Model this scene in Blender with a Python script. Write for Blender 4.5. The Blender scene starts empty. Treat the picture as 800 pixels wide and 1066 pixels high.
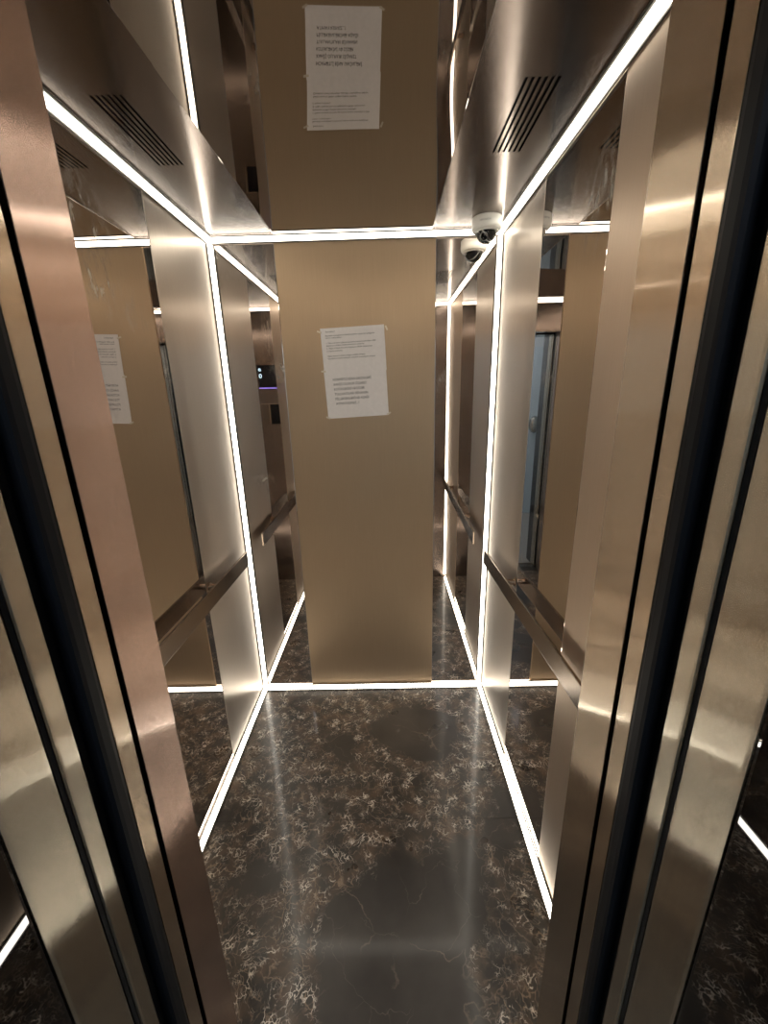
import bpy, bmesh, math, random
from mathutils import Vector, Matrix
random.seed(7)
scene = bpy.context.scene
COL = scene.collection

# ------------------------------------------------------------------ dimensions (metres)
W = 1.21          # car width
D = 1.387         # car depth, y = 0 is the front wall, y = D the back wall
H = 2.2           # car height
HW = W / 2
XL, XR = -0.231, 0.404      # door opening
ZH = 1.985                  # underside of door header

# ------------------------------------------------------------------ camera
cam = bpy.data.cameras.new('camera')
cam_o = bpy.data.objects.new('camera', cam); COL.objects.link(cam_o)
R_ = Vector((0.99967558, 0.00569283, -0.02482587))
U_ = Vector((0.02221679, 0.281765, 0.9592262))
F_ = Vector((-0.01245577, 0.95946656, -0.28154711))
m = Matrix((R_, U_, -F_)).transposed().to_4x4()
m.translation = Vector((0.1163, -0.523, 1.575))
cam_o.matrix_world = m
cam.sensor_fit = 'HORIZONTAL'; cam.sensor_width = 36.0
cam.lens = 422.96 / 800 * 36.0
cam.clip_start = 0.01; cam.clip_end = 50
scene.camera = cam_o

# ------------------------------------------------------------------ world, exposure
LED = 8.0
w = bpy.data.worlds.new('world'); scene.world = w; w.use_nodes = True
w.node_tree.nodes['Background'].inputs[0].default_value = (0.004, 0.0045, 0.006, 1)
w.node_tree.nodes['Background'].inputs[1].default_value = 1.0
vs = scene.view_settings
scene.display_settings.display_device = 'sRGB'
vs.view_transform = 'Standard'; vs.look = 'None'; vs.gamma = 1.0; vs.use_curve_mapping = False
vs.exposure = 0.34
cy = scene.cycles
cy.use_denoising = True
cy.max_bounces = 16; cy.glossy_bounces = 14; cy.diffuse_bounces = 5; cy.transmission_bounces = 6
cy.caustics_reflective = True; cy.blur_glossy = 0.05
cy.sample_clamp_indirect = 6.0; cy.sample_clamp_direct = 0.0

# ------------------------------------------------------------------ material helpers
def mat(name):
    m = bpy.data.materials.new(name); m.use_nodes = True
    nt = m.node_tree
    return m, nt, nt.nodes['Principled BSDF']

def lin(c):
    return tuple((x / 12.92 if x <= 0.04045 else ((x + 0.055) / 1.055) ** 2.4) for x in (v / 255 for v in c)) + (1,)

def N(nt, typ, **kw):
    n = nt.nodes.new(typ)
    for k, v in kw.items():
        setattr(n, k, v)
    return n

def brushed(name, col, rough=0.35, aniso=0.85, along_v=True, vary=0.10, bump=0.02, wob=0.0, blotch=0.0, even=False, spread=0.0):
    """brushed metal: the brush lines run along UV v, so highlights smear along UV u"""
    m, nt, b = mat(name)
    L = nt.links
    uv = N(nt, 'ShaderNodeUVMap'); uv.uv_map = 'UVMap'
    mp = N(nt, 'ShaderNodeMapping'); mp.inputs['Scale'].default_value = (420, 6, 1) if along_v else (6, 420, 1)
    L.new(uv.outputs[0], mp.inputs[0])
    no = N(nt, 'ShaderNodeTexNoise'); no.inputs['Scale'].default_value = 1; no.inputs['Detail'].default_value = 4
    L.new(mp.outputs[0], no.inputs['Vector'])
    n2 = N(nt, 'ShaderNodeTexNoise'); n2.inputs['Scale'].default_value = 5; n2.inputs['Detail'].default_value = 3
    L.new(uv.outputs[0], n2.inputs['Vector'])
    mr = N(nt, 'ShaderNodeMapRange')
    mr.inputs['From Min'].default_value = 0.3; mr.inputs['From Max'].default_value = 0.7
    mr.inputs['To Min'].default_value = 1 - vary; mr.inputs['To Max'].default_value = 1 + vary
    L.new(no.outputs['Fac'], mr.inputs['Value'])
    mx = N(nt, 'ShaderNodeVectorMath', operation='SCALE')
    mx.inputs[0].default_value = col[:3]
    L.new(mr.outputs[0], mx.inputs['Scale'])
    out = mx.outputs[0]
    if blotch:
        mr2 = N(nt, 'ShaderNodeMapRange')
        mr2.inputs['From Min'].default_value = 0.35; mr2.inputs['From Max'].default_value = 0.65
        mr2.inputs['To Min'].default_value = 1 - blotch; mr2.inputs['To Max'].default_value = 1 + blotch
        L.new(n2.outputs['Fac'], mr2.inputs['Value'])
        m2 = N(nt, 'ShaderNodeVectorMath', operation='SCALE')
        L.new(out, m2.inputs[0]); L.new(mr2.outputs[0], m2.inputs['Scale']); out = m2.outputs[0]
    L.new(out, b.inputs['Base Color'])
    b.inputs['Metallic'].default_value = 1.0
    r = N(nt, 'ShaderNodeMapRange')
    k_ = 0.0 if even else 0.15
    r.inputs['To Min'].default_value = rough * (1 - k_); r.inputs['To Max'].default_value = rough * (1 + k_)
    L.new(n2.outputs['Fac'], r.inputs['Value']); L.new(r.outputs[0], b.inputs['Roughness'])
    b.inputs['Anisotropic'].default_value = aniso
    tg = N(nt, 'ShaderNodeTangent', direction_type='UV_MAP'); tg.uv_map = 'UVMap'
    L.new(tg.outputs[0], b.inputs['Tangent'])
    bp = N(nt, 'ShaderNodeBump'); bp.inputs['Strength'].default_value = bump; bp.inputs['Distance'].default_value = 0.001
    L.new(no.outputs['Fac'], bp.inputs['Height'])
    if wob:
        n3 = N(nt, 'ShaderNodeTexNoise'); n3.inputs['Scale'].default_value = 2.6; n3.inputs['Detail'].default_value = 1
        L.new(uv.outputs[0], n3.inputs['Vector'])
        b2 = N(nt, 'ShaderNodeBump'); b2.inputs['Strength'].default_value = 1; b2.inputs['Distance'].default_value = wob
        L.new(n3.outputs['Fac'], b2.inputs['Height']); L.new(b2.outputs[0], bp.inputs['Normal'])
    nrm = bp.outputs[0]
    if spread:      # brush grooves: the normal of each microscopic groove tips to either side along u
        sc_ = N(nt, 'ShaderNodeVectorMath', operation='SCALE'); sc_.inputs['Scale'].default_value = 60000
        L.new(uv.outputs[0], sc_.inputs[0])
        wn = N(nt, 'ShaderNodeTexWhiteNoise', noise_dimensions='2D'); L.new(sc_.outputs[0], wn.inputs['Vector'])
        sp_ = N(nt, 'ShaderNodeSeparateColor'); L.new(wn.outputs['Color'], sp_.inputs[0])
        a1 = N(nt, 'ShaderNodeMath', operation='ADD'); L.new(sp_.outputs[0], a1.inputs[0]); L.new(sp_.outputs[1], a1.inputs[1])
        a2 = N(nt, 'ShaderNodeMath', operation='MULTIPLY_ADD'); L.new(a1.outputs[0], a2.inputs[0])
        a2.inputs[1].default_value = spread; a2.inputs[2].default_value = -spread
        tv = N(nt, 'ShaderNodeVectorMath', operation='SCALE'); L.new(tg.outputs[0], tv.inputs[0]); L.new(a2.outputs[0], tv.inputs['Scale'])
        av = N(nt, 'ShaderNodeVectorMath', operation='ADD'); L.new(nrm, av.inputs[0]); L.new(tv.outputs[0], av.inputs[1])
        nv = N(nt, 'ShaderNodeVectorMath', operation='NORMALIZE'); L.new(av.outputs[0], nv.inputs[0]); nrm = nv.outputs[0]
    L.new(nrm, b.inputs['Normal'])
    return m

spots = ((-HW, 0.607, 1.999, 0.13, 1), (-HW, 0.633, 1.872, 0.11, 1), (-HW, 0.754, 1.80, 0.09, 0.6), (-0.345, D, 1.684, 0.07, 1),
         (-0.473, D, 1.172, 0.06, 0.9), (0.356, D, 1.626, 0.06, 0.9), (HW, 0.535, 1.985, 0.14, 1), (-HW, 0.60, 0.20, 0.13, 0.5),
         (-0.535, D, 2.15, 0.12, 0.7), (-0.271, 0.49, H, 0.06, 0.5), (HW, 0.80, 0.25, 0.12, 0.5), (-HW, 0.56, 1.55, 0.05, 0.4))
def mirror_mat(name, col, smear=0.55, wob=0.0006):
    """polished steel with greasy wiped smears"""
    m, nt, b = mat(name); L = nt.links
    b.inputs['Metallic'].default_value = 1.0
    tc = N(nt, 'ShaderNodeTexCoord')
    mp = N(nt, 'ShaderNodeMapping'); mp.inputs['Scale'].default_value = (1, 1, 1)
    L.new(tc.outputs['Object'], mp.inputs[0])
    fine = N(nt, 'ShaderNodeTexNoise'); fine.inputs['Scale'].default_value = 1; fine.inputs['Detail'].default_value = 6
    fine.inputs['Distortion'].default_value = 0.2
    mp.inputs['Scale'].default_value = (46, 46, 22); L.new(mp.outputs[0], fine.inputs['Vector'])
    cur = None
    for (px, py, pz, rr_, k) in spots:
        ds = N(nt, 'ShaderNodeVectorMath', operation='DISTANCE'); L.new(tc.outputs['Object'], ds.inputs[0]); ds.inputs[1].default_value = (px, py, pz)
        mr_ = N(nt, 'ShaderNodeMapRange'); mr_.inputs['From Min'].default_value = rr_; mr_.inputs['From Max'].default_value = rr_ * 0.3
        mr_.inputs['To Max'].default_value = k
        L.new(ds.outputs['Value'], mr_.inputs['Value'])
        if cur is None: cur = mr_.outputs[0]
        else:
            mxx = N(nt, 'ShaderNodeMath', operation='MAXIMUM'); L.new(cur, mxx.inputs[0]); L.new(mr_.outputs[0], mxx.inputs[1]); cur = mxx.outputs[0]
    c = N(nt, 'ShaderNodeMapRange'); c.inputs['From Min'].default_value = 0.46; c.inputs['From Max'].default_value = 0.74
    L.new(fine.outputs['Fac'], c.inputs['Value'])
    mu = N(nt, 'ShaderNodeMath', operation='MULTIPLY'); L.new(cur, mu.inputs[0]); L.new(c.outputs[0], mu.inputs[1])
    m2 = N(nt, 'ShaderNodeMath', operation='MULTIPLY'); L.new(mu.outputs[0], m2.inputs[0]); m2.inputs[1].default_value = smear
    b.inputs['Base Color'].default_value = col
    b.inputs['Roughness'].default_value = 0.015
    df = N(nt, 'ShaderNodeBsdfDiffuse'); df.inputs['Color'].default_value = (0.62, 0.58, 0.52, 1)
    ms = N(nt, 'ShaderNodeMixShader')
    L.new(m2.outputs[0], ms.inputs[0]); L.new(b.outputs[0], ms.inputs[1]); L.new(df.outputs[0], ms.inputs[2])
    L.new(ms.outputs[0], nt.nodes['Material Output'].inputs['Surface'])
    n3 = N(nt, 'ShaderNodeTexNoise'); n3.inputs['Scale'].default_value = 2.2; n3.inputs['Detail'].default_value = 0
    L.new(tc.outputs['Object'], n3.inputs['Vector'])
    b2 = N(nt, 'ShaderNodeBump'); b2.inputs['Strength'].default_value = 1; b2.inputs['Distance'].default_value = wob
    L.new(n3.outputs['Fac'], b2.inputs['Height']); L.new(b2.outputs[0], b.inputs['Normal'])
    return m

def plain(name, col, rough=0.5, metal=0.0, spec=0.5, coat=0.0):
    m, nt, b = mat(name); L = nt.links
    tc = N(nt, 'ShaderNodeTexCoord'); no = N(nt, 'ShaderNodeTexNoise'); no.inputs['Scale'].default_value = 60
    L.new(tc.outputs['Object'], no.inputs['Vector'])
    mr = N(nt, 'ShaderNodeMapRange'); mr.inputs['To Min'].default_value = 0.94; mr.inputs['To Max'].default_value = 1.06
    L.new(no.outputs['Fac'], mr.inputs['Value'])
    mx = N(nt, 'ShaderNodeVectorMath', operation='SCALE'); mx.inputs[0].default_value = col[:3]
    L.new(mr.outputs[0], mx.inputs['Scale']); L.new(mx.outputs[0], b.inputs['Base Color'])
    b.inputs['Roughness'].default_value = rough; b.inputs['Metallic'].default_value = metal
    b.inputs['Specular IOR Level'].default_value = spec; b.inputs['Coat Weight'].default_value = coat
    return m

def emis(name, col, s):
    m, nt, b = mat(name)
    b.inputs['Base Color'].default_value = (0.8, 0.8, 0.8, 1)
    b.inputs['Emission Color'].default_value = col; b.inputs['Emission Strength'].default_value = s
    return m

def marble():
    m, nt, b = mat('dark_marble'); L = nt.links
    tc = N(nt, 'ShaderNodeTexCoord')
    # distorted coordinates
    d1 = N(nt, 'ShaderNodeTexNoise'); d1.inputs['Scale'].default_value = 7; d1.inputs['Detail'].default_value = 5
    L.new(tc.outputs['Object'], d1.inputs['Vector'])
    sub = N(nt, 'ShaderNodeVectorMath', operation='SUBTRACT'); L.new(d1.outputs['Color'], sub.inputs[0]); sub.inputs[1].default_value = (0.5, 0.5, 0.5)
    sc = N(nt, 'ShaderNodeVectorMath', operation='SCALE'); L.new(sub.outputs[0], sc.inputs[0]); sc.inputs['Scale'].default_value = 0.20
    ad = N(nt, 'ShaderNodeVectorMath', operation='ADD'); L.new(tc.outputs['Object'], ad.inputs[0]); L.new(sc.outputs[0], ad.inputs[1])
    d2 = N(nt, 'ShaderNodeTexNoise'); d2.inputs['Scale'].default_value = 30; d2.inputs['Detail'].default_value = 3
    L.new(tc.outputs['Object'], d2.inputs['Vector'])
    s2 = N(nt, 'ShaderNodeVectorMath', operation='SUBTRACT'); L.new(d2.outputs['Color'], s2.inputs[0]); s2.inputs[1].default_value = (0.5, 0.5, 0.5)
    c2 = N(nt, 'ShaderNodeVectorMath', operation='SCALE'); L.new(s2.outputs[0], c2.inputs[0]); c2.inputs['Scale'].default_value = 0.05
    ad2 = N(nt, 'ShaderNodeVectorMath', operation='ADD'); L.new(ad.outputs[0], ad2.inputs[0]); L.new(c2.outputs[0], ad2.inputs[1])
    def veins(scale, wid, vec):
        v = N(nt, 'ShaderNodeTexVoronoi', feature='DISTANCE_TO_EDGE'); v.inputs['Scale'].default_value = scale
        L.new(vec, v.inputs['Vector'])
        r = N(nt, 'ShaderNodeMapRange'); r.inputs['From Min'].default_value = 0; r.inputs['From Max'].default_value = wid
        r.inputs['To Min'].default_value = 1; r.inputs['To Max'].default_value = 0
        L.new(v.outputs['Distance'], r.inputs['Value']); return r.outputs[0]
    def mask(scale, lo, hi, off=0.0, det=3):
        mp = N(nt, 'ShaderNodeMapping'); mp.inputs['Location'].default_value = (off, off * 0.7, 0)
        L.new(tc.outputs['Object'], mp.inputs[0])
        n = N(nt, 'ShaderNodeTexNoise'); n.inputs['Scale'].default_value = scale; n.inputs['Detail'].default_value = det
        L.new(mp.outputs[0], n.inputs['Vector'])
        r = N(nt, 'ShaderNodeMapRange'); r.inputs['From Min'].default_value = lo; r.inputs['From Max'].default_value = hi
        L.new(n.outputs['Fac'], r.inputs['Value']); return r.outputs[0]
    def mul(a, c):
        n = N(nt, 'ShaderNodeMath', operation='MULTIPLY'); L.new(a, n.inputs[0])
        if isinstance(c, (int, float)): n.inputs[1].default_value = c
        else: L.new(c, n.inputs[1])
        return n.outputs[0]
    def mix(f, a, c):
        n = N(nt, 'ShaderNodeMix', data_type='RGBA')
        L.new(f, n.inputs[0])
        if isinstance(a, tuple): n.inputs[6].default_value = a
        else: L.new(a, n.inputs[6])
        if isinstance(c, tuple): n.inputs[7].default_value = c
        else: L.new(c, n.inputs[7])
        return n.outputs[2]
    # calm veinless slabs of stone (centre x, y, radius x, radius y)
    reg = N(nt, 'ShaderNodeTexNoise'); reg.inputs['Scale'].default_value = 3.2; reg.inputs['Detail'].default_value = 4
    L.new(tc.outputs['Object'], reg.inputs['Vector'])
    val = N(nt, 'ShaderNodeMath', operation='ADD'); L.new(reg.outputs['Fac'], val.inputs[0]); val.inputs[1].default_value = 0.07
    cur = val.outputs[0]
    for (px, py, rx, ry, k) in ((0.13, 0.26, 0.26, 0.27, 0.26), (0.24, 1.06, 0.24, 0.15, 0.26), (0.55, 0.62, 0.09, 0.18, 0.15), (-0.12, 1.0, 0.08, 0.1, 0.1)):
        mp = N(nt, 'ShaderNodeMapping', vector_type='TEXTURE'); mp.inputs['Location'].default_value = (px, py, 0); mp.inputs['Scale'].default_value = (rx, ry, 1)
        L.new(ad.outputs[0], mp.inputs[0])
        ln = N(nt, 'ShaderNodeVectorMath', operation='LENGTH'); L.new(mp.outputs[0], ln.inputs[0])
        r = N(nt, 'ShaderNodeMapRange'); r.inputs['From Min'].default_value = 0.75; r.inputs['From Max'].default_value = 1.1
        r.inputs['To Min'].default_value = -k; r.inputs['To Max'].default_value = 0
        L.new(ln.outputs['Value'], r.inputs['Value'])
        a_ = N(nt, 'ShaderNodeMath', operation='ADD'); L.new(cur, a_.inputs[0]); L.new(r.outputs[0], a_.inputs[1]); cur = a_.outputs[0]
    rg = N(nt, 'ShaderNodeMapRange'); rg.inputs['From Min'].default_value = 0.44; rg.inputs['From Max'].default_value = 0.54
    L.new(cur, rg.inputs['Value']); region = rg.outputs[0]
    base = mix(mask(3.5, 0.35, 0.7, 1.7, 5), (0.013, 0.011, 0.010, 1), (0.046, 0.041, 0.036, 1))
    base = mix(mul(region, mask(14, 0.45, 0.66, 9, 8)), base, (0.085, 0.057, 0.038, 1))
    cl = mul(veins(26, 0.06, ad.outputs[0]), mul(region, mask(22, 0.42, 0.60, 5, 5)))
    col = mix(mul(cl, 0.8), base, (0.26, 0.19, 0.13, 1))
    fl = mul(veins(40, 0.075, ad2.outputs[0]), mul(region, mask(20, 0.50, 0.62, 21, 4)))
    col = mix(mul(fl, 0.95), col, (0.75, 0.68, 0.58, 1))
    f2 = mul(veins(64, 0.07, ad2.outputs[0]), mul(region, mask(26, 0.52, 0.64, 31, 4)))
    col = mix(mul(f2, 0.9), col, (0.40, 0.34, 0.28, 1))
    lg = mul(veins(2.6, 0.008, ad.outputs[0]), mask(6, 0.45, 0.6, 12))
    col = mix(mul(lg, 0.5), col, (0.26, 0.20, 0.15, 1))
    sc3 = mul(veins(5.5, 0.006, ad.outputs[0]), mask(5, 0.45, 0.65, 41))
    col = mix(mul(sc3, 0.45), col, (0.30, 0.26, 0.21, 1))
    L.new(col, b.inputs['Base Color'])
    rr = N(nt, 'ShaderNodeMapRange'); rr.inputs['To Min'].default_value = 0.26; rr.inputs['To Max'].default_value = 0.40
    L.new(mask(5, 0.3, 0.7, 2), rr.inputs['Value']); L.new(rr.outputs[0], b.inputs['Roughness'])
    b.inputs['Specular IOR Level'].default_value = 0.55
    b.inputs['Coat Weight'].default_value = 0.35; b.inputs['Coat Roughness'].default_value = 0.10
    return m

M = {}
M['bronze'] = brushed('bronze_brushed', (0.48, 0.355, 0.235), 0.46, 0.55, vary=0.03, bump=0.003)
M['bronzeside'] = brushed('bronze_brushed_side', (0.56, 0.45, 0.35), 0.46, 0.6, vary=0.03, bump=0.003)
M['steel'] = brushed('steel_brushed', (0.54, 0.475, 0.41), 0.36, 0.85, vary=0.04, bump=0.004)
M['ceil'] = brushed('ceiling_bronze_steel', (0.205, 0.168, 0.145), 0.16, 0.6, vary=0.03, bump=0.0, even=True, spread=0.20, wob=0.0006)
M['front'] = brushed('front_wall_bronze', (0.25, 0.205, 0.18), 0.16, 0.6, vary=0.03, bump=0.0, spread=0.30)
M['jamb'] = brushed('jamb_bronze', (0.60, 0.48, 0.36), 0.11, 0.5, vary=0.06, bump=0.0, blotch=0.06, spread=0.55)
M['pink'] = brushed('jamb_pink_bronze', (0.64, 0.46, 0.38), 0.15, 0.6, vary=0.05, bump=0.0, blotch=0.10, spread=0.55)
M['doorst'] = brushed('door_steel', (0.62, 0.56, 0.46), 0.085, 0.5, vary=0.05, bump=0.0, blotch=0.06, spread=0.55)
M['rail'] = brushed('rail_steel', (0.28, 0.225, 0.18), 0.22, 0.8, vary=0.03, bump=0.0)
M['mirror'] = mirror_mat('mirror_steel', (0.72, 0.67, 0.63, 1))
M['cmirror'] = mirror_mat('ceiling_mirror_steel', (0.50, 0.46, 0.42, 1), smear=0.2, wob=0.004)
M['portal'] = mirror_mat('polished_dark_portal', (0.12, 0.12, 0.125, 1), smear=0.05)
M['marble'] = marble()
M['led'] = emis('led_diffuser', (1.0, 0.93, 0.80, 1), LED)
M['alu'] = plain('led_housing', (0.13, 0.12, 0.11), 0.4, 1.0)
M['rubber'] = plain('black_rubber', (0.003, 0.004, 0.006), 0.45, spec=0.15)
M['black'] = plain('black_void', (0.004, 0.004, 0.005), 0.8)
M['paper'] = plain('paper', (0.90, 0.87, 0.86), 0.75, spec=0.2)
M['ink'] = plain('ink', (0.03, 0.025, 0.03), 0.8)
M['inkgrey'] = plain('grey_ink', (0.12, 0.11, 0.11), 0.8)
M['tape'] = plain('tape', (0.75, 0.68, 0.55), 0.25)
M['white'] = plain('white_plastic', (0.78, 0.77, 0.72), 0.35)
M['postm'] = plain('bronze_metal', (0.42, 0.30, 0.22), 0.22, 1.0)
M['cgrey'] = plain('logo_grey', (0.2, 0.2, 0.2), 0.5)
M['lens'] = plain('lens_black', (0.006, 0.006, 0.008), 0.12)
M['wallblue'] = plain('lobby_plaster', (0.55, 0.62, 0.66), 0.7)
M['doorblue'] = plain('lobby_door_paint', (0.50, 0.60, 0.67), 0.5)
M['tile'] = plain('lobby_tile', (0.30, 0.30, 0.29), 0.25)
M['concrete'] = plain('shaft_concrete', (0.02, 0.02, 0.022), 0.9)
M['chrome'] = plain('satin_metal', (0.55, 0.54, 0.50), 0.25, 1.0)
M['sill'] = brushed('sill_aluminium', (0.35, 0.33, 0.30), 0.35, 0.7)
M['glassblk'] = plain('display_glass', (0.015, 0.018, 0.026), 0.08)
M['digit'] = emis('digit_light', (0.45, 0.75, 1.0, 1), 3.0)
M['blueled'] = emis('blue_light_line', (0.22, 0.16, 1.0, 1), 2.2)
M['dome'], nt_, b_ = mat('smoked_dome')
b_.inputs['Base Color'].default_value = (0.5, 0.5, 0.5, 1); b_.inputs['Roughness'].default_value = 0.05
b_.inputs['Transmission Weight'].default_value = 1.0; b_.inputs['IOR'].default_value = 1.45
M['lamp'] = emis('lobby_lamp', (0.95, 0.97, 1.0, 1), 90.0)

# ------------------------------------------------------------------ mesh helpers
def uvmap(bm):
    """world-planar UVs: u across the brush direction, v along it"""
    l = bm.loops.layers.uv.get('UVMap') or bm.loops.layers.uv.new('UVMap')
    bm.normal_update()
    for f in bm.faces:
        n = f.normal; a = max(range(3), key=lambda i: abs(n[i]))
        for lp in f.loops:
            c = lp.vert.co
            if a == 0: lp[l].uv = (c.y, c.z)
            elif a == 1: lp[l].uv = (c.x, c.z)
            else: lp[l].uv = (c.y, c.x)

def box(bm, x0, x1, y0, y1, z0, z1, bev=0.0):
    t = bmesh.new()
    bmesh.ops.create_cube(t, size=1)
    for v in t.verts:
        v.co = Vector(((x0 + x1) / 2 + v.co.x * (x1 - x0), (y0 + y1) / 2 + v.co.y * (y1 - y0), (z0 + z1) / 2 + v.co.z * (z1 - z0)))
    if bev:
        bmesh.ops.bevel(t, geom=t.edges[:], offset=bev, segments=2, profile=0.7, affect='EDGES')
    join(bm, t)

def join(bm, t):
    me = bpy.data.meshes.new('tmp'); t.to_mesh(me); t.free(); bm.from_mesh(me); bpy.data.meshes.remove(me)

def prism(bm, pts, p0, p1, ax_u, ax_v):
    """extrude a 2D profile pts (u,v) from p0 to p1"""
    p0, p1, ax_u, ax_v = map(Vector, (p0, p1, ax_u, ax_v))
    a = [bm.verts.new(p0 + ax_u * u + ax_v * v) for u, v in pts]
    b = [bm.verts.new(p1 + ax_u * u + ax_v * v) for u, v in pts]
    n = len(pts)
    for i in range(n):
        bm.faces.new((a[i], a[(i + 1) % n], b[(i + 1) % n], b[i]))
    bm.faces.new(a[::-1]); bm.faces.new(b)
    bmesh.ops.recalc_face_normals(bm, faces=bm.faces[:])

def lathe(bm, prof, seg=48, mat4=None):
    rings = []
    for r, z in prof:
        if r < 1e-6: rings.append([bm.verts.new((0, 0, z))])
        else: rings.append([bm.verts.new((r * math.cos(2 * math.pi * k / seg), r * math.sin(2 * math.pi * k / seg), z)) for k in range(seg)])
    for a, b in zip(rings, rings[1:]):
        for k in range(seg):
            k2 = (k + 1) % seg
            if len(a) == 1 and len(b) == 1: continue
            if len(a) == 1: bm.faces.new((a[0], b[k2], b[k]))
            elif len(b) == 1: bm.faces.new((a[k], a[k2], b[0]))
            else: bm.faces.new((a[k], a[k2], b[k2], b[k]))
    bmesh.ops.recalc_face_normals(bm, faces=bm.faces[:])
    if mat4 is not None: bmesh.ops.transform(bm, matrix=mat4, verts=bm.verts[:])

def build(name, bm, m, parent=None, smooth=False, at=None):
    uvmap(bm)
    me = bpy.data.meshes.new(name); 
    o = bpy.data.objects.new(name, me); COL.objects.link(o)
    if parent is not None:
        o.parent = parent
        bmesh.ops.translate(bm, verts=bm.verts[:], vec=-Vector(parent['_loc']))
    elif at is not None:
        bmesh.ops.translate(bm, verts=bm.verts[:], vec=-Vector(at)); o.location = at
    if smooth:
        for f in bm.faces: f.smooth = True
    bm.to_mesh(me); bm.free(); me.materials.append(m)
    return o

def B(name, m, parent, *a, bev=0.0, smooth=False):
    bm = bmesh.new(); box(bm, *a, bev=bev); return build(name, bm, m, parent, smooth)

def empty(name, loc, label, cat, group=None):
    o = bpy.data.objects.new(name, None); COL.objects.link(o)
    o.location = loc; o.empty_display_size = 0.05; o['_loc'] = tuple(loc)
    tag(o, label, cat, group); return o

def tag(o, label, cat, group=None):
    o['label'] = label; o['category'] = cat
    if group: o['group'] = group
    return o

def S(name, m, *boxes, bev=0.0):
    bm = bmesh.new()
    for b in boxes: box(bm, *b, bev=bev)
    o = build(name, bm, m); o['kind'] = 'structure'; return o

# ------------------------------------------------------------------ car shell (structure)
E_ = 0.001
S('wall_left', M['steel'], (-HW - 0.035, -HW - 0.008, -0.078, D + 0.035, -0.02, H + 0.03))
S('wall_right', M['steel'], (HW + 0.008, HW + 0.035, -0.078, D + 0.035, -0.02, H + 0.03))
S('wall_back', M['steel'], (-HW - 0.008, HW + 0.008, D + 0.008, D + 0.035, -0.02, H + 0.03))
S('wall_front_left', M['front'], (-HW - 0.008, XL - 0.0015, -0.078, 0.0, 0.0, H))
S('wall_front_right', M['front'], (XR + 0.0015, HW + 0.008, -0.078, 0.0, 0.0, H))
S('wall_front_header', M['front'], (XL - 0.0015, XR + 0.0015, -0.078, 0.0, ZH, H))
# the marble floor, two tiles deep with a hairline joint
fl = S('floor', M['marble'], (-HW - 0.008, HW + 0.008, -0.078, 0.6425, -0.02, 0.0), (-HW - 0.008, HW + 0.008, 0.6437, D + 0.008, -0.02, 0.0))
S('floor_joint', M['black'], (-HW, HW, 0.6424, 0.6438, -0.019, -0.0004))
# ceiling: side panels with a hole for each vent
MX0, MX1 = -0.325, 0.314
def ceil_panel(x0, x1, vx0, vx1, vy0, vy1):
    return [(x0, vx0, 0, D, H, H + 0.02), (vx1, x1, 0, D, H, H + 0.02),
            (vx0, vx1, 0, vy0, H, H + 0.02), (vx0, vx1, vy1, D, H, H + 0.02)]
VL = (-0.506, -0.436, 0.558, 0.836); VR = (0.421, 0.497, 0.549, 0.826)
def ceil_mesh(name, x0, x1, v):
    bm = bmesh.new()
    # one clean slab with a rectangular hole (no seams)
    def ring(z): return [[bm.verts.new((x, y, z)) for x in (x0, v[0], v[1], x1)] for y in (-0.0, v[2], v[3], D + 0.008)]
    lo, hi = ring(H), ring(H + 0.02)
    for j in range(3):
        for i in range(3):
            if i == 1 and j == 1: continue
            bm.faces.new((lo[j][i], lo[j + 1][i], lo[j + 1][i + 1], lo[j][i + 1]))
            bm.faces.new((hi[j][i], hi[j][i + 1], hi[j + 1][i + 1], hi[j + 1][i]))
    q = [(1, 1), (1, 2), (2, 2), (2, 1)]
    for (a, b), (c, d) in zip(q, q[1:] + q[:1]):
        bm.faces.new((lo[a][b], lo[c][d], hi[c][d], hi[a][b]))
    bmesh.ops.recalc_face_normals(bm, faces=bm.faces[:])
    bmesh.ops.dissolve_limit(bm, angle_limit=0.01, verts=bm.verts[:], edges=bm.edges[:])
    bmesh.ops.triangulate(bm, faces=bm.faces[:])
    o = build(name, bm, M['ceil']); o['kind'] = 'structure'; return o
ceil_mesh('ceiling_left', -HW - 0.008, MX0 - 0.0012, VL)
ceil_mesh('ceiling_right', MX1 + 0.0012, HW + 0.008, VR)
cm = B('ceiling_mirror', M['cmirror'], None, MX0, MX1, 0.0, D + 0.004, H - 0.003, H + 0.004, bev=0.0012)
tag(cm, 'dark polished mirror panel along the middle of the ceiling', 'mirror')

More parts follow.
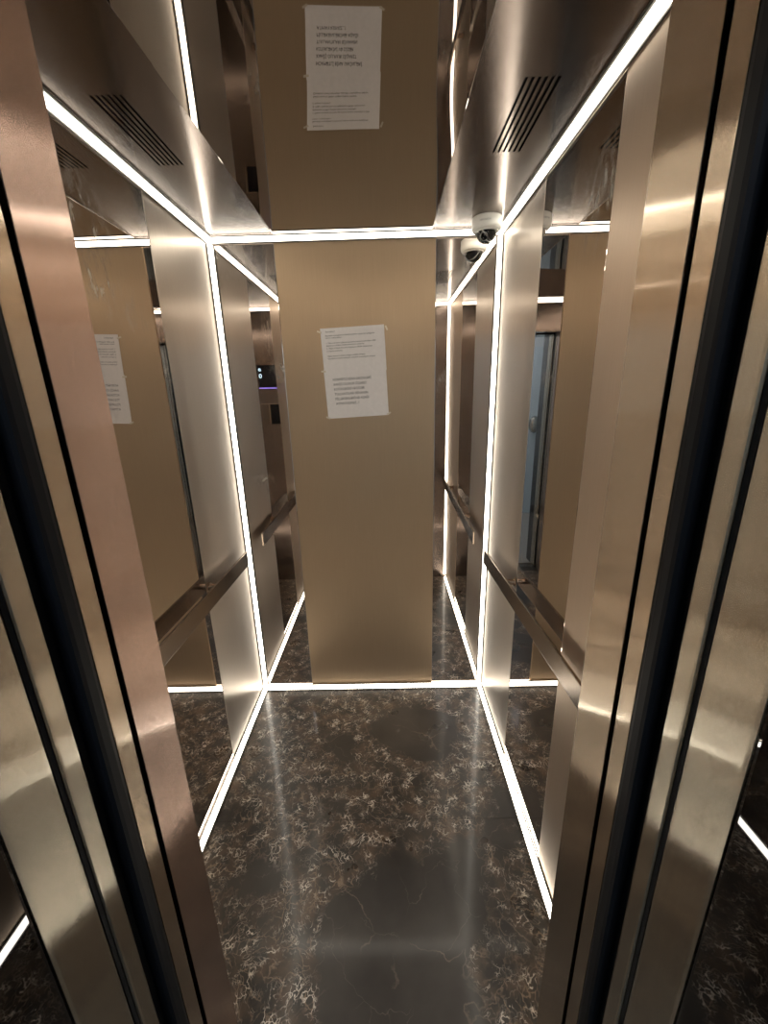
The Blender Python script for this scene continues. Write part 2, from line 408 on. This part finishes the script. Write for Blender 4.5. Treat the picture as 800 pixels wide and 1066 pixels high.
# ------------------------------------------------------------------ wall panels and mirrors (each lifts off)
def panel(name, m, a, label, cat, bev=0.0018, group=None):
    o = B(name, M[m], None, *a, bev=bev); tag(o, label, cat, group); return o
Z0, Z1 = 0.002, H - 0.0025
PL, PR = -0.333, 0.332
panel('wall_panel', 'bronze', (PL, PR, D - 0.004, D + 0.007, Z0, H - 0.005), 'tall brushed bronze panel in the middle of the back wall, papers taped on it', 'wall panel')
panel('wall_mirror', 'mirror', (-HW, PL - 0.0015, D, D + 0.007, Z0, Z1), 'narrow mirror strip on the back wall left of the bronze panel', 'mirror')
panel('wall_mirror', 'mirror', (PR + 0.0015, HW, D, D + 0.007, Z0, Z1), 'narrow mirror strip on the back wall right of the bronze panel, below the camera', 'mirror')
YM0, YM1 = 0.492, 0.912
for s, nm in ((-1, 'left'), (1, 'right')):
    xs = lambda a, b: (a, b) if s > 0 else (-b, -a)
    x0, x1 = xs(HW - 0.001, HW + 0.007)
    panel('wall_panel', 'steel', (x0, x1, YM1 + 0.0015, D, Z0, Z1), 'pale brushed steel panel of the %s wall, in the back corner' % nm, 'wall panel')
    x0, x1 = xs(HW, HW + 0.007)
    panel('wall_mirror', 'mirror', (x0, x1, YM0, YM1, Z0, Z1), 'tall mirror in the middle of the %s wall behind the handrail' % nm, 'mirror')
    x0, x1 = xs(HW - 0.001, HW + 0.007)
    panel('wall_panel', 'bronzeside', (x0, x1, 0.001, YM0 - 0.0015, Z0, Z1), 'brushed bronze panel of the %s wall next to the doorway' % nm, 'wall panel')

# ------------------------------------------------------------------ LED corner profiles
LS = 0.0255
def led(label, p0, p1, u, v, group):
    """45 degree corner profile; u and v point from the corner into the room"""
    p0, p1, u, v = map(Vector, (p0, p1, u, v))
    t = empty('led_light_bar', (p0 + p1) / 2, label, 'light', group)
    e, fl = 0.0050, 0.0056
    bm = bmesh.new()
    prism(bm, [(0.0012, LS), (0.0012, LS - e), (fl, LS - e), (fl, LS)], p0, p1, u, v)
    prism(bm, [(LS, 0.0012), (LS, fl), (LS - e, fl), (LS - e, 0.0012)], p0, p1, u, v)
    build('housing', bm, M['alu'], t)
    bm = bmesh.new()
    d = (p1 - p0).normalized() * 0.001
    a = LS - e
    prism(bm, [(0.0012, 0.0012), (a, 0.0012), (a, fl * 0.8), (a * 0.66, a * 0.66), (fl * 0.8, a), (0.0012, a)], p0 + d, p1 - d, u, v)
    build('diffuser', bm, M['led'], t)
    return t
X, Y, Z = (1, 0, 0), (0, 1, 0), (0, 0, 1)
nX, nY, nZ = (-1, 0, 0), (0, -1, 0), (0, 0, -1)
c = LS + 0.001
yb = D - 0.0
led('glowing upright light bar in the back left corner', (-HW, yb, c), (-HW, yb, H - c), X, nY, 'upright light bars')
led('glowing upright light bar in the back right corner', (HW, yb, c), (HW, yb, H - c), nX, nY, 'upright light bars')
led('glowing upright light bar in the front left corner beside the door', (-HW, 0, c), (-HW, 0, H - c), X, Y, 'upright light bars')
led('glowing upright light bar in the front right corner beside the door, seen in the mirror', (HW, 0, c), (HW, 0, H - c), nX, Y, 'upright light bars')
led('glowing light bar along the top of the left wall', (-HW, c, H), (-HW, yb - c, H), X, nZ, 'ceiling light bars')
led('glowing light bar along the top of the right wall', (HW, c, H), (HW, yb - c, H), nX, nZ, 'ceiling light bars')
led('glowing light bar along the top of the back wall', (-HW + 0.001, yb - 0.004, H), (HW - 0.001, yb - 0.004, H), nY, nZ, 'ceiling light bars')
led('glowing light bar above the doorway, seen in the mirrors', (-HW + 0.001, 0, H), (HW - 0.001, 0, H), Y, nZ, 'ceiling light bars')
led('glowing light bar along the floor at the left wall', (-HW, c, 0), (-HW, yb - c, 0), X, Z, 'floor light bars')
led('glowing light bar along the floor at the right wall', (HW, c, 0), (HW, yb - c, 0), nX, Z, 'floor light bars')
led('glowing light bar along the floor at the back wall', (-HW + 0.001, yb - 0.004, 0), (HW - 0.001, yb - 0.004, 0), nY, Z, 'floor light bars')

# ------------------------------------------------------------------ handrails
def handrail(s, zb, zf, label):
    """flat bar on short posts; zb, zf: bar centre height at its back and front ends"""
    x = s * 0.562; y0, y1 = 0.035, 1.262
    t = empty('handrail', (x, 0.65, (zb + zf) / 2), label, 'handrail', 'handrails')
    bm = bmesh.new(); box(bm, x - 0.0045, x + 0.0045, y0, y1, -0.034, 0.034, bev=0.0018)
    zc = lambda y: zf + (zb - zf) * (y - y0) / (y1 - y0)
    for v in bm.verts: v.co.z += zc(v.co.y)
    build('bar', bm, M['rail'], t)
    for y in (0.30, 0.935):
        bm = bmesh.new()
        xa, xb = s * 0.5665, s * 0.6045
        rot = Matrix.Translation((xa, y, zc(y) + 0.012)) @ Matrix.Rotation(s * math.pi / 2, 4, 'Y')
        L_ = abs(xb - xa)
        lathe(bm, [(0, 0), (0.0115, 0), (0.0115, L_ - 0.004), (0.0165, L_ - 0.0035), (0.0165, L_), (0, L_)], 24, rot)
        build('post', bm, M['postm'], t, smooth=False)
    return t
handrail(-1, 0.838, 0.858, 'flat metal handrail on the left wall')
handrail(1, 0.822, 0.880, 'flat metal handrail on the right wall')

# ------------------------------------------------------------------ ceiling vents
def vent(v, label):
    x0, x1, y0, y1 = v
    t = empty('ceiling_vent', ((x0 + x1) / 2, (y0 + y1) / 2, H), label, 'vent', 'ceiling vents')
    n = 6; pitch = (x1 - x0) / (n - 0.55); slot = pitch * 0.45
    for k in range(n - 1):
        a = x0 + slot + k * pitch
        B('slat', M['ceil'], t, a, a + pitch - slot, y0 + 0.0002, y1 - 0.0002, H, H + 0.004)
    bm = bmesh.new()
    box(bm, x0 - 0.004, x1 + 0.004, y0 - 0.004, y1 + 0.004, H + 0.060, H + 0.064)
    for q in ((x0 - 0.004, x0 - 0.001, y0 - 0.004, y1 + 0.004), (x1 + 0.001, x1 + 0.004, y0 - 0.004, y1 + 0.004),
              (x0 - 0.001, x1 + 0.001, y0 - 0.004, y0 - 0.001), (x0 - 0.001, x1 + 0.001, y1 + 0.001, y1 + 0.004)):
        box(bm, *q, H + 0.0205, H + 0.060)
    build('duct_box', bm, M['black'], t)
vent(VL, 'slotted air vent in the left ceiling panel')
vent(VR, 'slotted air vent in the right ceiling panel')

# ------------------------------------------------------------------ dome camera
cx_, cy_ = 0.512, 1.268
t = empty('security_camera', (cx_, cy_, H), 'white dome security camera on the ceiling in the back right corner', 'camera')
T = Matrix.Translation((cx_, cy_, H)) @ Matrix.Rotation(math.pi, 4, 'X')
bm = bmesh.new()
lathe(bm, [(0, 0.0005), (0.054, 0.0005), (0.056, 0.003), (0.0565, 0.034), (0.054, 0.041), (0.050, 0.045), (0.044, 0.045), (0.043, 0.042), (0, 0.040)], 64, T)
build('base', bm, M['white'], t, smooth=True)
bm = bmesh.new()   # collar ring that holds the dome
lathe(bm, [(0.0385, 0.038), (0.0445, 0.0405), (0.0445, 0.0465), (0.0430, 0.0490), (0.0405, 0.0495), (0.0385, 0.0475), (0.0385, 0.038)], 64, T)
build('dome_ring', bm, M['white'], t, smooth=True)
bm = bmesh.new()
R0 = 0.0390
prof = [(R0 * math.cos(a), 0.0465 + R0 * 0.98 * math.sin(a)) for a in [i * math.pi / 2 / 14 for i in range(15)]]
prof[-1] = (0, prof[-1][1])
lathe(bm, prof, 48, T)
build('dome', bm, M['dome'], t, smooth=True)
# eyeball module inside the dome, looking down into the car
eye = Matrix.Translation((cx_, cy_, H - 0.053)) @ Vector((-0.55, -0.75, -0.55)).to_track_quat('Z', 'Y').to_matrix().to_4x4()
bm = bmesh.new()
lathe(bm, [(0, -0.022)] + [(0.0235 * math.cos(a), 0.0235 * math.sin(a)) for a in [-1.2 + i * 0.2 for i in range(10)]] + [(0.017, 0.0205), (0, 0.0205)], 32, eye)
module = build('lens_module', bm, M['lens'], t, smooth=True)
bm = bmesh.new()
lathe(bm, [(0.0135, 0.0206), (0.0145, 0.0235), (0.0125, 0.0240), (0.0115, 0.0215), (0.0135, 0.0206)], 32, eye)
build('lens_ring', bm, M['white'], t, smooth=True)
bm = bmesh.new()   # white gimbal arcs
for ang in (-0.55, 0.55):
    mt = Matrix.Translation((cx_, cy_, H - 0.0475)) @ Matrix.Rotation(math.pi * 0.30, 4, 'Z') @ Matrix.Rotation(ang, 4, 'X')
    pts = []
    for k in range(17):
        a = math.pi * k / 16
        pts.append((0.0320 * math.cos(a), 0.0320 * math.sin(a)))
    pr = []
    for (cx1, cz1) in pts:
        rr = Vector((cx1, 0, -cz1)).normalized()
        pr.append([bm.verts.new(mt @ (Vector((cx1, dy, -cz1)) + rr * dr)) for dy, dr in ((-0.0012, 0), (0.0012, 0), (0.0012, 0.0012), (-0.0012, 0.0012))])
    for a, b in zip(pr, pr[1:]):
        for k in range(4): bm.faces.new((a[k], a[(k + 1) % 4], b[(k + 1) % 4], b[k]))
bmesh.ops.recalc_face_normals(bm, faces=bm.faces[:])
build('gimbal_bracket', bm, M['white'], t)

# ------------------------------------------------------------------ writing
def text_bm(body, size, align='LEFT', depth=0.0):
    cu = bpy.data.curves.new('t', 'FONT'); cu.body = body; cu.size = size; cu.align_x = align
    cu.resolution_u = 2; cu.extrude = depth; cu.space_line = 1.0
    o = bpy.data.objects.new('t', cu); COL.objects.link(o)
    dg = bpy.context.evaluated_depsgraph_get()
    me = bpy.data.meshes.new_from_object(o.evaluated_get(dg))
    bm = bmesh.new(); bm.from_mesh(me)
    bpy.data.objects.remove(o); bpy.data.meshes.remove(me); bpy.data.curves.remove(cu)
    return bm

# small maker's lettering round the camera base
tb = text_bm('HIKVISION', 0.0085, 'CENTER')
for v in tb.verts:
    a = -math.pi / 2 - 0.32 + v.co.x / 0.0575
    v.co = Vector((cx_ + 0.0575 * math.cos(a), cy_ + 0.0575 * math.sin(a), H - 0.025 + v.co.y))
build('lettering', tb, M['cgrey'], t)

# ------------------------------------------------------------------ notices taped on the back panel
YP = D - 0.0042
def notice(name, x0, z0, w_, h_, rot, label, blocks, ypos, curl, tapes):
    """x0,z0 top-left corner; blocks: (x, y from top, size, width, text, material)"""
    t = empty(name, (x0 + w_ / 2, ypos, z0 - h_ / 2), label, 'notice', 'notices on the back panel')
    ctr = Vector((x0 + w_ / 2, ypos, z0 - h_ / 2))
    rm = Matrix.Translation(ctr) @ Matrix.Rotation(rot, 4, 'Y') 
    def lift(u, v):   # gentle curl away from the wall; u,v in 0..1
        return curl * (max(0, v - 0.55) ** 2 * 2.2 + 0.25 * max(0, u - 0.8) ** 2 * 4) + 0.0002
    bm = bmesh.new(); nx, nz = 14, 12
    fr = [[bm.verts.new(rm @ Vector((-w_ / 2 + w_ * i / nx, -0.0005 - lift(i / nx, j / nz), h_ / 2 - h_ * j / nz))) for i in range(nx + 1)] for j in range(nz + 1)]
    bk = [[bm.verts.new(v.co + Vector((0, 0.0003, 0))) for v in r] for r in fr]
    for j in range(nz):
        for i in range(nx):
            bm.faces.new((fr[j][i], fr[j + 1][i], fr[j + 1][i + 1], fr[j][i + 1]))
            bm.faces.new((bk[j][i], bk[j][i + 1], bk[j + 1][i + 1], bk[j + 1][i]))
    loop = [(0, i) for i in range(nx)] + [(j, nx) for j in range(nz)] + [(nz, i) for i in range(nx, 0, -1)] + [(j, 0) for j in range(nz, 0, -1)]
    for (a, b), (c_, d) in zip(loop, loop[1:] + loop[:1]):
        bm.faces.new((fr[a][b], fr[c_][d], bk[c_][d], bk[a][b]))
    bmesh.ops.recalc_face_normals(bm, faces=bm.faces[:])
    build('sheet', bm, M['paper'], t)
    for bx, by, size, wid, txt, mk in blocks:
        tb = text_bm(txt, size)
        x1 = max((v.co.x for v in tb.verts), default=1)
        f = wid / x1 if wid else 1
        for v in tb.verts:
            px = bx + v.co.x * f; pz = by - v.co.y
            v.co = rm @ Vector((-w_ / 2 + px, -0.0008 - lift(px / w_, pz / h_), h_ / 2 - pz))
        build('printed_text', tb, M[mk], t)
    for tx, tz, ang in tapes:
        bm = bmesh.new(); box(bm, -0.010, 0.010, -0.0012, -0.0008, -0.0035, 0.0035)
        bmesh.ops.transform(bm, matrix=rm @ Matrix.Translation((-w_ / 2 + tx * w_, -0.0002 - lift(tx, 1 - tz), -h_ / 2 + tz * h_)) @ Matrix.Rotation(ang, 4, 'Y'), verts=bm.verts[:])
        build('tape', bm, M['tape'], t)

rot = -0.040
top = [(0.022, 0.017, 0.0085, 0.040, 'Sakinlər!', 'ink'),
       (0.020, 0.033, 0.0085, 0.215, 'Bayramlar münasibəti ilə liftlərdə yüklərin daşınması qadağandır', 'ink'),
       (0.020, 0.042, 0.0085, 0.070, 'təmir materialları', 'inkgrey'),
       (0.020, 0.063, 0.0085, 0.218, '1. Tikinti və təmir işlərinin görülməsi zamanı materialların liftlə', 'ink'),
       (0.020, 0.073, 0.0085, 0.165, 'daşınması və liftin çirklənməsinə yol verilməsi', 'ink'),
       (0.020, 0.084, 0.0085, 0.200, '2. Ağır, böyük həcmli əşyaların liftdə daşınması', 'ink'),
       (0.020, 0.095, 0.0085, 0.068, '3. Siqaret çəkilməsi', 'inkgrey'),
       (0.022, 0.116, 0.0085, 0.165, 'Xahiş olunur ki, liftdən düzgün istifadə edəsiniz', 'ink'),
       (0.022, 0.126, 0.0085, 0.210, 'Qaydalara əməl etməyən sakinlər məsuliyyət daşıyır', 'ink')]
low = [(0.036, 0.0500, 0.0150, 0.172, 'HÖRMƏTLİ BİNA SAKİNLƏRİ', 'ink'),
       (0.037, 0.0708, 0.0150, 0.150, 'XAHİŞ OLUNUR SİQARET', 'ink'),
       (0.038, 0.0916, 0.0150, 0.138, 'KÖTÜKLƏRİNİ VƏ DİGƏR', 'ink'),
       (0.039, 0.1124, 0.0150, 0.150, 'TULLANTILARI BİNANIN', 'ink'),
       (0.040, 0.1332, 0.0150, 0.152, 'PİLLƏKƏNLƏRİNƏ AŞAĞI', 'ink'),
       (0.041, 0.1540, 0.0150, 0.105, 'ATMAYASINIZ...!', 'ink')]
notice('notice_paper', -0.156, 1.685, 0.277, 0.213 - 0.0, rot, 'lower white notice taped to the bronze back panel, printed in large capitals', low, YP, 0.004, [(0.0, 0.02, 0.5), (1.0, 0.03, -0.5)])
notice('notice_paper', -0.161, 1.852, 0.277, 0.186, rot, 'upper white notice taped to the bronze back panel, printed in small lines', top, YP - 0.0016, 0.0025, [(-0.015, 0.93, 0.4), (1.035, 0.92, 1.2), (-0.01, 0.06, 0.1)])

# ------------------------------------------------------------------ operating panel on the front wall, seen only in the mirrors
PX0, PX1, PZ0, PZ1 = -0.505, -0.340, 0.46, 1.86
t = empty('operating_panel', ((PX0 + PX1) / 2, 0.0, PZ0), 'tall lift control panel with blue lit display left of the doorway, seen in the mirror', 'control panel')
B('face_plate', M['front'], t, PX0, PX1, 0.0012, 0.014, PZ0, PZ1, bev=0.002)
scr = B('display', M['glassblk'], t, PX0 + 0.012, PX1 - 0.004, 0.0142, 0.0160, 1.635, 1.80)
tb = text_bm('8', 0.045); 
for v in tb.verts: v.co = Vector((-0.345 - v.co.x - 0.004, 0.0163, 1.755 + v.co.y * 0.7))
o = build('lit_digit', tb, M['digit'], t)
tb = text_bm('0', 0.045)
for v in tb.verts: v.co = Vector((-0.343 - v.co.x * 1.1 - 0.006, 0.0163, 1.705 + v.co.y))
build('lit_digit', tb, M['digit'], t)
B('light_line', M['blueled'], t, PX0 + 0.012, PX1 - 0.004, 0.0142, 0.0165, 1.628, 1.6335)
B('card_slot_plate', M['glassblk'], t, PX0 + 0.012, -0.412, 0.0142, 0.0155, 1.36, 1.508)
B('trim_strip', M['chrome'], t, PX0 + 0.004, PX1 - 0.004, 0.0142, 0.0168, 1.511, 1.516)
B('trim_strip', M['chrome'], t, -0.408, -0.400, 0.0142, 0.0165, 1.36, 1.508)
for r in range(6):
    for q in range(2):
        bx, bz = -0.455 + q * 0.065, 1.27 - r * 0.075
        bm = bmesh.new()
        lathe(bm, [(0, 0), (0.016, 0), (0.016, 0.003), (0.013, 0.005), (0.0, 0.005)], 28, Matrix.Translation((bx, 0.0142, bz)) @ Matrix.Rotation(-math.pi / 2, 4, 'X'))
        build('button', bm, M['front'], t)

# ------------------------------------------------------------------ doorway, car doors, landing doors
def jamb(name, m, s, y0, y1, z0=0.0, z1=ZH, x_in=0.0, depth=0.02):
    xe = XR if s > 0 else XL
    a, b = (xe + x_in, xe + x_in + depth) if s > 0 else (xe - x_in - depth, xe - x_in)
    return (a, b, y0, y1, z0, z1)
for s, nm, mm, side in ((-1, 'left', 'pink', XL), (1, 'right', 'jamb', XR)):
    a, b = (side, side + 0.0012) if s > 0 else (side - 0.0012, side)
    bm = bmesh.new(); box(bm, a, b, -0.0815, 0.0, 0.001, ZH)
    o = build('trim_jamb_' + nm, bm, M[mm]); o['kind'] = 'structure'
S('trim_header', M['jamb'], (XL, XR, -0.0815, 0.0, ZH - 0.0012, ZH - 0.0001))

def car_door(s, nm):
    xe = XR if s > 0 else XL
    sp = lambda d0, d1: (xe + d0, xe + d1) if s > 0 else (xe - d1, xe - d0)
    t = empty('car_door', (xe + s * 0.2, -0.105, 0), 'open inner lift door at the %s side, bronze edge with black rubber strip' % nm, 'lift door', 'inner lift doors')
    B('door_panel', M['jamb'], t, *sp(0.0, 0.34), -0.1195, -0.0915, 0.012, ZH + 0.03, bev=0.0015)
    bm = bmesh.new()
    a, b = sp(-0.001, 0.02)
    box(bm, a, b, -0.1435, -0.1205, 0.012, ZH + 0.03, bev=0.006)
    build('rubber_seal', bm, M['rubber'], t)
    B('rear_skin', M['black'], t, *sp(0.021, 0.335), -0.140, -0.1205, 0.012, ZH + 0.03)
def landing_door(s, nm):
    xe = XR if s > 0 else XL
    sp = lambda d0, d1: (xe + d0, xe + d1) if s > 0 else (xe - d1, xe - d0)
    t = empty('landing_door', (xe + s * 0.2, -0.18, 0), 'open outer lift door at the %s side, pale steel edge' % nm, 'lift door', 'outer lift doors')
    B('door_panel', M['doorst'], t, *sp(0.0, 0.36), -0.1930, -0.1700, 0.012, ZH + 0.05, bev=0.003)
    B('edge_gasket', M['rubber'], t, *sp(0.004, 0.012), -0.1990, -0.1935, 0.012, ZH + 0.05)
for s, nm in ((-1, 'left'), (1, 'right')):
    car_door(s, nm); landing_door(s, nm)
    xe = XR if s > 0 else XL
    sp = lambda d0, d1: (xe + d0, xe + d1) if s > 0 else (xe - d1, xe - d0)
    a, b = sp(0.0, 0.012)
    S('trim_frame_' + nm, M['doorst'], (a, b, -0.262, -0.2035, -0.02, ZH), bev=0.004)
    a, b = sp(0.0, 0.03)
    S('trim_portal_' + nm, M['portal'], (a, b, -0.37, -0.264, -0.02, ZH), bev=0.003)
S('trim_frame_top', M['doorst'], (XL, XR, -0.262, -0.2035, ZH, ZH + 0.03))
S('trim_portal_top', M['portal'], (XL - 0.03, XR + 0.03, -0.37, -0.264, ZH, ZH + 0.03))
# sills
def sill(name, y0, y1, label):
    t = empty(name, ((XL + XR) / 2, (y0 + y1) / 2, -0.02), label, 'sill', 'door sills')
    n = 7; st = (y1 - y0) / n
    B('base_plate', M['sill'], t, XL - 0.34, XR + 0.34, y0, y1, -0.03, -0.009)
    for k in range(n):
        if k % 2 == 0: B('ridge', M['sill'], t, XL - 0.34, XR + 0.34, y0 + k * st, y0 + (k + 1) * st, -0.0088, -0.001)
sill('door_sill', -0.150, -0.0825, 'grooved metal sill at the edge of the car floor')
sill('door_sill', -0.262, -0.166, 'grooved metal sill at the edge of the lobby floor')

# ------------------------------------------------------------------ lobby behind the camera (seen in the mirrors)
S('wall_lobby_left', M['wallblue'], (XL - 1.6, XL - 0.0305, -0.37, -0.30, 0.0, 2.7))
S('wall_lobby_right', M['wallblue'], (XR + 0.0305, XR + 1.6, -0.37, -0.30, 0.0, 2.7))
S('wall_lobby_above', M['wallblue'], (XL - 0.0305, XR + 0.0305, -0.37, -0.30, ZH + 0.0305, 2.7))
S('wall_lobby_far', M['wallblue'], (XL - 1.6, XR + 1.6, -2.05, -1.92, 0.0, 2.7))
S('wall_lobby_end', M['wallblue'], (XR + 1.6, XR + 1.7, -2.05, -0.30, 0.0, 2.7))
S('wall_lobby_side', M['wallblue'], (XL - 1.7, XL - 1.6, -2.05, -0.30, 0.0, 2.7))
S('floor_lobby', M['tile'], (XL - 1.7, XR + 1.7, -2.05, -0.2625, -0.03, -0.0005))
S('ceiling_lobby', M['wallblue'], (XL - 1.7, XR + 1.7, -2.05, -0.30, 2.7, 2.75))
S('baseboard_lobby', M['tile'], (XL - 1.6, XR + 1.6, -1.919, -1.907, 0.0, 0.09))
S('door_1', M['doorblue'], (-1.50, -0.66, -1.919, -1.885, 0.0, 2.05), bev=0.004)
t = empty('door_handle', (-0.729, -1.885, 1.15), 'grey metal door handle on the pale blue lobby door, seen in the mirror', 'handle')
bm = bmesh.new()
lathe(bm, [(0, 0), (0.030, 0), (0.030, 0.008), (0.012, 0.010), (0.012, 0.035), (0.026, 0.040), (0.036, 0.055), (0.030, 0.075), (0, 0.082)], 32,
      Matrix.Translation((-0.729, -1.8845, 1.15)) @ Matrix.Diagonal((1.8, 1, 2.9, 1)) @ Matrix.Rotation(-math.pi / 2, 4, 'X'))
build('knob', bm, M['chrome'], t, smooth=True)
# lobby ceiling lamp
t = empty('ceiling_lamp', (0.1, -1.2, 2.699), 'round lobby ceiling lamp outside the doorway', 'lamp')
bm = bmesh.new()
lathe(bm, [(0, 0), (0.15, 0), (0.16, -0.02), (0.15, -0.04), (0.14, -0.04), (0.14, -0.02), (0, -0.02)], 40, Matrix.Translation((0.1, -1.2, 2.699)))
build('rim', bm, M['white'], t)
bm = bmesh.new()
lathe(bm, [(0, -0.0205), (0.139, -0.0205), (0.139, -0.05), (0.10, -0.065), (0, -0.072)], 40, Matrix.Translation((0.1, -1.2, 2.699)))
build('shade', bm, M['lamp'], t)
